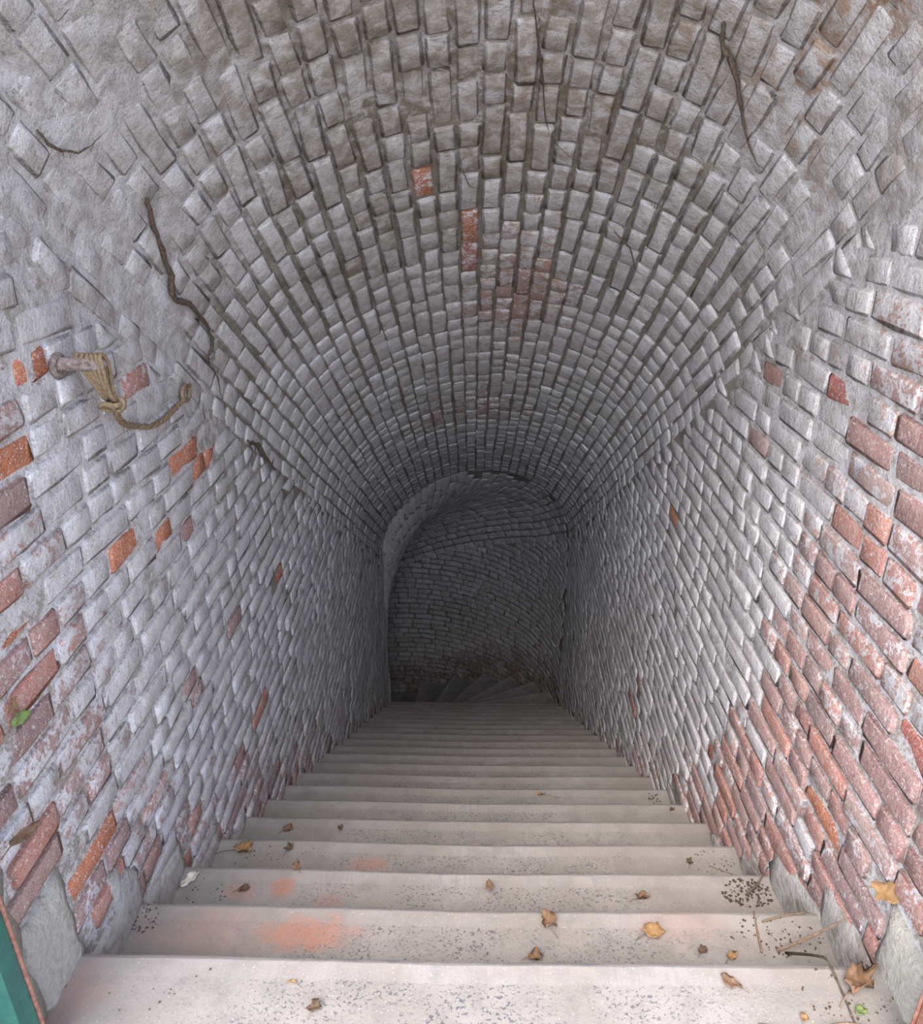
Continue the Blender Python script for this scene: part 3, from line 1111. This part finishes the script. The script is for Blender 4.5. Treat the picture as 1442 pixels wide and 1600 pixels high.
# ---------------------------------------------------------------- leaves, twigs and crumbs on the steps
def leaf(p, size, m, label, rot=0.0, curl=.5, lobes=5, stem=None, name='dry_leaf', cat='leaf', nrm=None, aspect=.8, seed=0, group=None):
    r = random.Random(int(abs(p[0] * 7919 + p[1] * 6011) * 100) + seed)
    n = 16
    root_o = bpy.data.objects.new(name, None)
    C.objects.link(root_o)
    root_o.location = p
    tag(root_o, label, cat, group)
    r0 = r.uniform(0, 6)
    v = [(0, 0, .004 * curl)]
    for ring in (.55, 1.0):
        for i in range(n):
            a = 2 * math.pi * i / n
            q = 1 + .20 * math.cos(lobes * a + r0) * ring + r.uniform(-.22, .22)
            x, y = size * .5 * ring * q * math.cos(a), size * .5 * aspect * ring * q * math.sin(a)
            z = curl * size * (.28 * ring * ring * (math.cos(2 * a + .6)) ** 2 + r.uniform(0, .30) * ring)
            v.append((x, y, z + .002))
    f = [(0, 1 + i, 1 + (i + 1) % n) for i in range(n)]
    f += [(1 + i, 1 + n + i, 1 + n + (i + 1) % n, 1 + (i + 1) % n) for i in range(n)]
    k = len(v)                           # underside gives it a thickness
    v += [(x, y, z - .0010) for x, y, z in v]
    f += [tuple(q + k for q in reversed(g_)) for g_ in f]
    f += [(1 + n + i, k + 1 + n + i, k + 1 + n + (i + 1) % n, 1 + n + (i + 1) % n) for i in range(n)]
    R = Matrix.Rotation(rot, 4, 'Z')
    if nrm is not None: R = Vector(nrm).to_track_quat('Z', 'Y').to_matrix().to_4x4() @ R
    v = [R @ Vector(q) for q in v]
    link('blade', mesh('blade', v, f), m, root_o)
    st = stem if stem else (-size * .95, -size * .1, .003)
    a = Vector((-size * .3, 0, .006))
    b = Vector(st)
    if stem is None: a, b = R @ a, R @ b
    tv, tf = tube([a, (a + b) / 2 + Vector((0, .002, .003)), b], max(.0009, size * .022), 5)
    link('stalk', mesh('stalk', tv, tf), M_TWIG, root_o)
    return root_o


def tz(k): return -RISE * k


leaf((-.789, 1.941, tz(3) + .002), .060, M_LEAFY, 'yellow tan crumpled leaf with a long stalk, fourth tread, left end', .4, 1.0, 5, (-.105, -.02, .004))
leaf((-.634, 1.949, tz(3) + .002), .034, M_LEAFD, 'dark shrivelled leaf right of the yellow leaf on the fourth tread', 1.0, 1.2, 3)
leaf((-.544, 1.722, tz(2) + .002), .032, M_LEAFB, 'small flat grey brown leaf near the edge of the third tread, left half', 2.0, .4, 4)
leaf((-.683, 1.632, tz(2) + .002), .036, M_LEAFD, 'dark curled leaf left of the orange stain on the third tread', .2, 1.1, 3, aspect=.6)
leaf((-.858, 1.668, tz(2) + .002), .060, M_LEAFW, 'whitish scrap of bark at the left end of the third tread', .9, .35, 2, name='bark_scrap', cat='scrap', aspect=.6)
leaf((-.713, 2.205, tz(4) + .002), .040, M_LEAFB, 'brown leaf on the fifth tread towards its left end', .5, .8, 5)
leaf((-.51, 2.212, tz(4) + .002), .024, M_LEAFD, 'small dark leaf on the fifth tread, left of its middle', 1.5, 1.2, 3)
leaf((.056, 1.657, tz(2) + .002), .036, M_LEAFB, 'reddish brown leaf alone in the middle of the third tread', 1.9, .9, 2, aspect=.55)
leaf((.204, 1.400, tz(1) + .002), .048, M_LEAFB, 'ragged brown leaf with stalk on the second tread, right of its middle', 2.2, 1.1, 4, (.02, -.045, .003))
leaf((.471, 1.373, tz(1) + .002), .052, M_LEAFY, 'tattered tan leaf on the second tread, halfway to its right end', .3, .7, 6)
leaf((.162, 1.300, tz(1) + .002), .036, M_LEAFB, 'brown leaf tucked behind the edge of the lowest, nearest tread', .1, 1.2, 4)
leaf((.510, 1.622, tz(2) + .002), .046, M_LEAFB, 'narrow rolled brown leaf at the edge of the third tread, right half', .15, 1.3, 2, aspect=.3)
leaf((.585, 1.325, tz(1) + .002), .024, M_LEAFD, 'dark brown scrap of leaf on the second tread near the twigs', .8, 1.2, 3)
leaf((.745, 1.914, tz(3) + .002), .024, M_LEAFD, 'black crumpled leaf at the right end of the fourth tread', 1.2, 1.5, 3)
leaf((.569, 1.120, .002), .044, M_LEAFB, 'faded brown leaf flat on the nearest tread, right half', 2.4, .4, 3, aspect=.6)
leaf((-.330, 1.050, .002), .030, M_LEAFD, 'dark leaf on the nearest tread, left of its middle', 1.1, .9, 3)
leaf((-.388, 1.105, .002), .016, M_LEAFY, 'tiny yellow leaf on the nearest tread, left half', .2, .3, 2, aspect=.5)
leaf((.846, 1.121, .003), .085, M_LEAFB, 'large twisted brown leaf on the nearest tread by the right plinth stone', .6, 1.2, 3, aspect=.6)
leaf((.823, 1.060, .002), .030, M_LEAFG, 'yellow green leaf on the nearest tread below the twisted brown leaf', .3, .6, 2, aspect=.6)
leaf((.70, .965 + .08, .002), .022, M_LEAFY, 'small golden leaf beside the long dark twig on the nearest tread', 1.0, .5, 3)
leaf((.655, 1.31, tz(1) + .002), .028, M_LEAFY, 'rusty tan leaf at the foot of the upright twig, second tread', .6, 1.0, 3)
leaf((.328, 2.770, tz(6) + .002), .040, M_LEAFY, 'bent tan leaf stalk lying on the seventh tread', .1, 1.2, 2, (.085, -.015, .003), aspect=.22)
leaf((-.800, 4.87, tz(14) + .002), .095, M_LEAFW, 'pale curled scrap at the left end of a deep tread', .3, .9, 2, name='bark_scrap', cat='scrap', aspect=.45)
leaf((.862, 2.51, tz(5) + .002), .022, M_LEAFD, 'small dark leaf at the right end of the sixth tread', .7, 1.0, 3)
# on the walls
leaf(onl(1.185, .651, .010), .034, M_LEAFG, 'small green leaf sprouting from a joint of the left wall', .4, .5, 2, nrm=(.8, -.5, .4), name='wall_leaf', aspect=.7)
leaf(onl(1.176, .690, .010), .034, M_LEAFB, 'tan withered leaf above the green leaf on the left wall', 1.4, .6, 3, nrm=(.8, -.5, .2), name='wall_leaf', aspect=.5)
leaf(onl(1.085, .452, .020), .060, M_LEAFB, 'brown leaf caught on the tall left plinth stone', .1, .7, 2, nrm=(.7, -.3, .7), name='wall_leaf', aspect=.35)
leaf(Vector((X0 + W - .012, 1.205, .180)), .052, M_LEAFY, 'golden tan leaf resting on the low right plinth stone', .4, .8, 4, nrm=(-.6, -.3, .8), name='wall_leaf')


def twig(pts, rad, label, m=M_TWIG, seed=0):
    rs = random.Random(seed)
    P = smooth_path(pts, 4)
    R = [rad * (1.1 - .6 * i / len(P)) * rs.uniform(.85, 1.15) for i in range(len(P))]
    o = link('twig', mesh('twig', *tube(P, R, 6)), m)
    tag(o, label, 'twig')
    return o


twig([(.795, 1.325, -.178), (.800, 1.21, -.03), (.802, 1.17, .004), (.803, 1.10, .004), (.800, 1.02, .005)], .0034, 'long dark twig bridging the second and the nearest tread', M_ROOT, 1)
twig([(.775, 1.330, -.176), (.83, 1.325, -.13), (.886, 1.318, -.07), (.905, 1.308, -.033)], .0045, 'pale twig leaning from the second tread up on the right wall', seed=2)
twig([(.735, 1.325, -.178), (.742, 1.38, -.176), (.752, 1.440, -.174)], .0030, 'thin straight twig lying across the second tread', seed=3)
twig([(.765, 1.412, -.178), (.82, 1.425, -.172), (.885, 1.432, -.165)], .0030, 'light twig along the back of the second tread, right end', seed=4)
twig([(.822, 1.640, -.358), (.86, 1.660, -.33), (.893, 1.685, -.29)], .0034, 'dark twig propped on the wall at the right end of the third tread', M_ROOT, 5)
twig([(.60, 1.03, .003), (.70, 1.02, .003), (.78, 1.035, .005), (.87, 1.02, .006)], .0030, 'crooked brown twig across the nearest tread, right end', seed=6)
twig([(.81, 1.905, tz(3) + .003), (.84, 1.89, tz(3) + .003), (.88, 1.87, tz(3) + .004)], .0020, 'short fine twig at the right end of the fourth tread', seed=7)


def crumbs(cx, cy, z, rx, ry, n, label, seed, s=.006):
    r = random.Random(seed)
    V, Fc = [], []
    for i in range(n):
        a, q = r.uniform(0, 6.283), math.sqrt(r.random())
        x, y = cx + rx * q * math.cos(a), cy + ry * q * math.sin(a)
        x = max(-W + X0 + .01, min(W + X0 - .01, x))
        h = s * r.uniform(.15, 1.0) ** 1.4
        o = len(V)
        V += [(x + h * .6, y, z), (x - h * .4, y + h * .6, z), (x - h * .4, y - h * .5, z), (x + h * .1, y + h * .1, z + h * .7)]
        Fc += [(o, o + 1, o + 3), (o + 1, o + 2, o + 3), (o + 2, o, o + 3), (o + 2, o + 1, o)]
    ob = link('soil_crumbs', mesh('soil_crumbs', V, Fc, False), M_SOIL)
    tag(ob, label, 'soil', kind='stuff')
    return ob


crumbs(.83, 1.65, tz(2) + .0005, .075, .05, 190, 'heap of black soil crumbs at the right end of the third tread', 1, .011)
crumbs(.79, 1.37, tz(1) + .0005, .12, .06, 120, 'soil crumbs among the twigs at the right end of the second tread', 2, .007)
crumbs(-.858, 1.39, tz(1) + .0005, .035, .055, 50, 'soil crumbs at the left end of the second tread', 3, .008)
crumbs(-.80, 1.63, tz(2) + .0005, .08, .045, 50, 'soil crumbs beside the white scrap on the third tread', 4, .006)
crumbs(.82, 1.92, tz(3) + .0005, .08, .05, 60, 'soil crumbs at the right end of the fourth tread', 5, .006)
crumbs(-.70, 1.93, tz(3) + .0005, .20, .05, 45, 'soil crumbs around the leaves on the fourth tread', 6, .006)
crumbs(.82, 1.10, .0005, .10, .10, 110, 'soil crumbs on the nearest tread by the right plinth stone', 7, .007)
crumbs(.86, 2.76, tz(6) + .0005, .03, .06, 36, 'row of dark crumbs at the right end of the seventh tread', 8, .010)
crumbs(-.70, 1.09, .0005, .22, .08, 24, 'few dark crumbs on the nearest tread, left half', 9, .007)
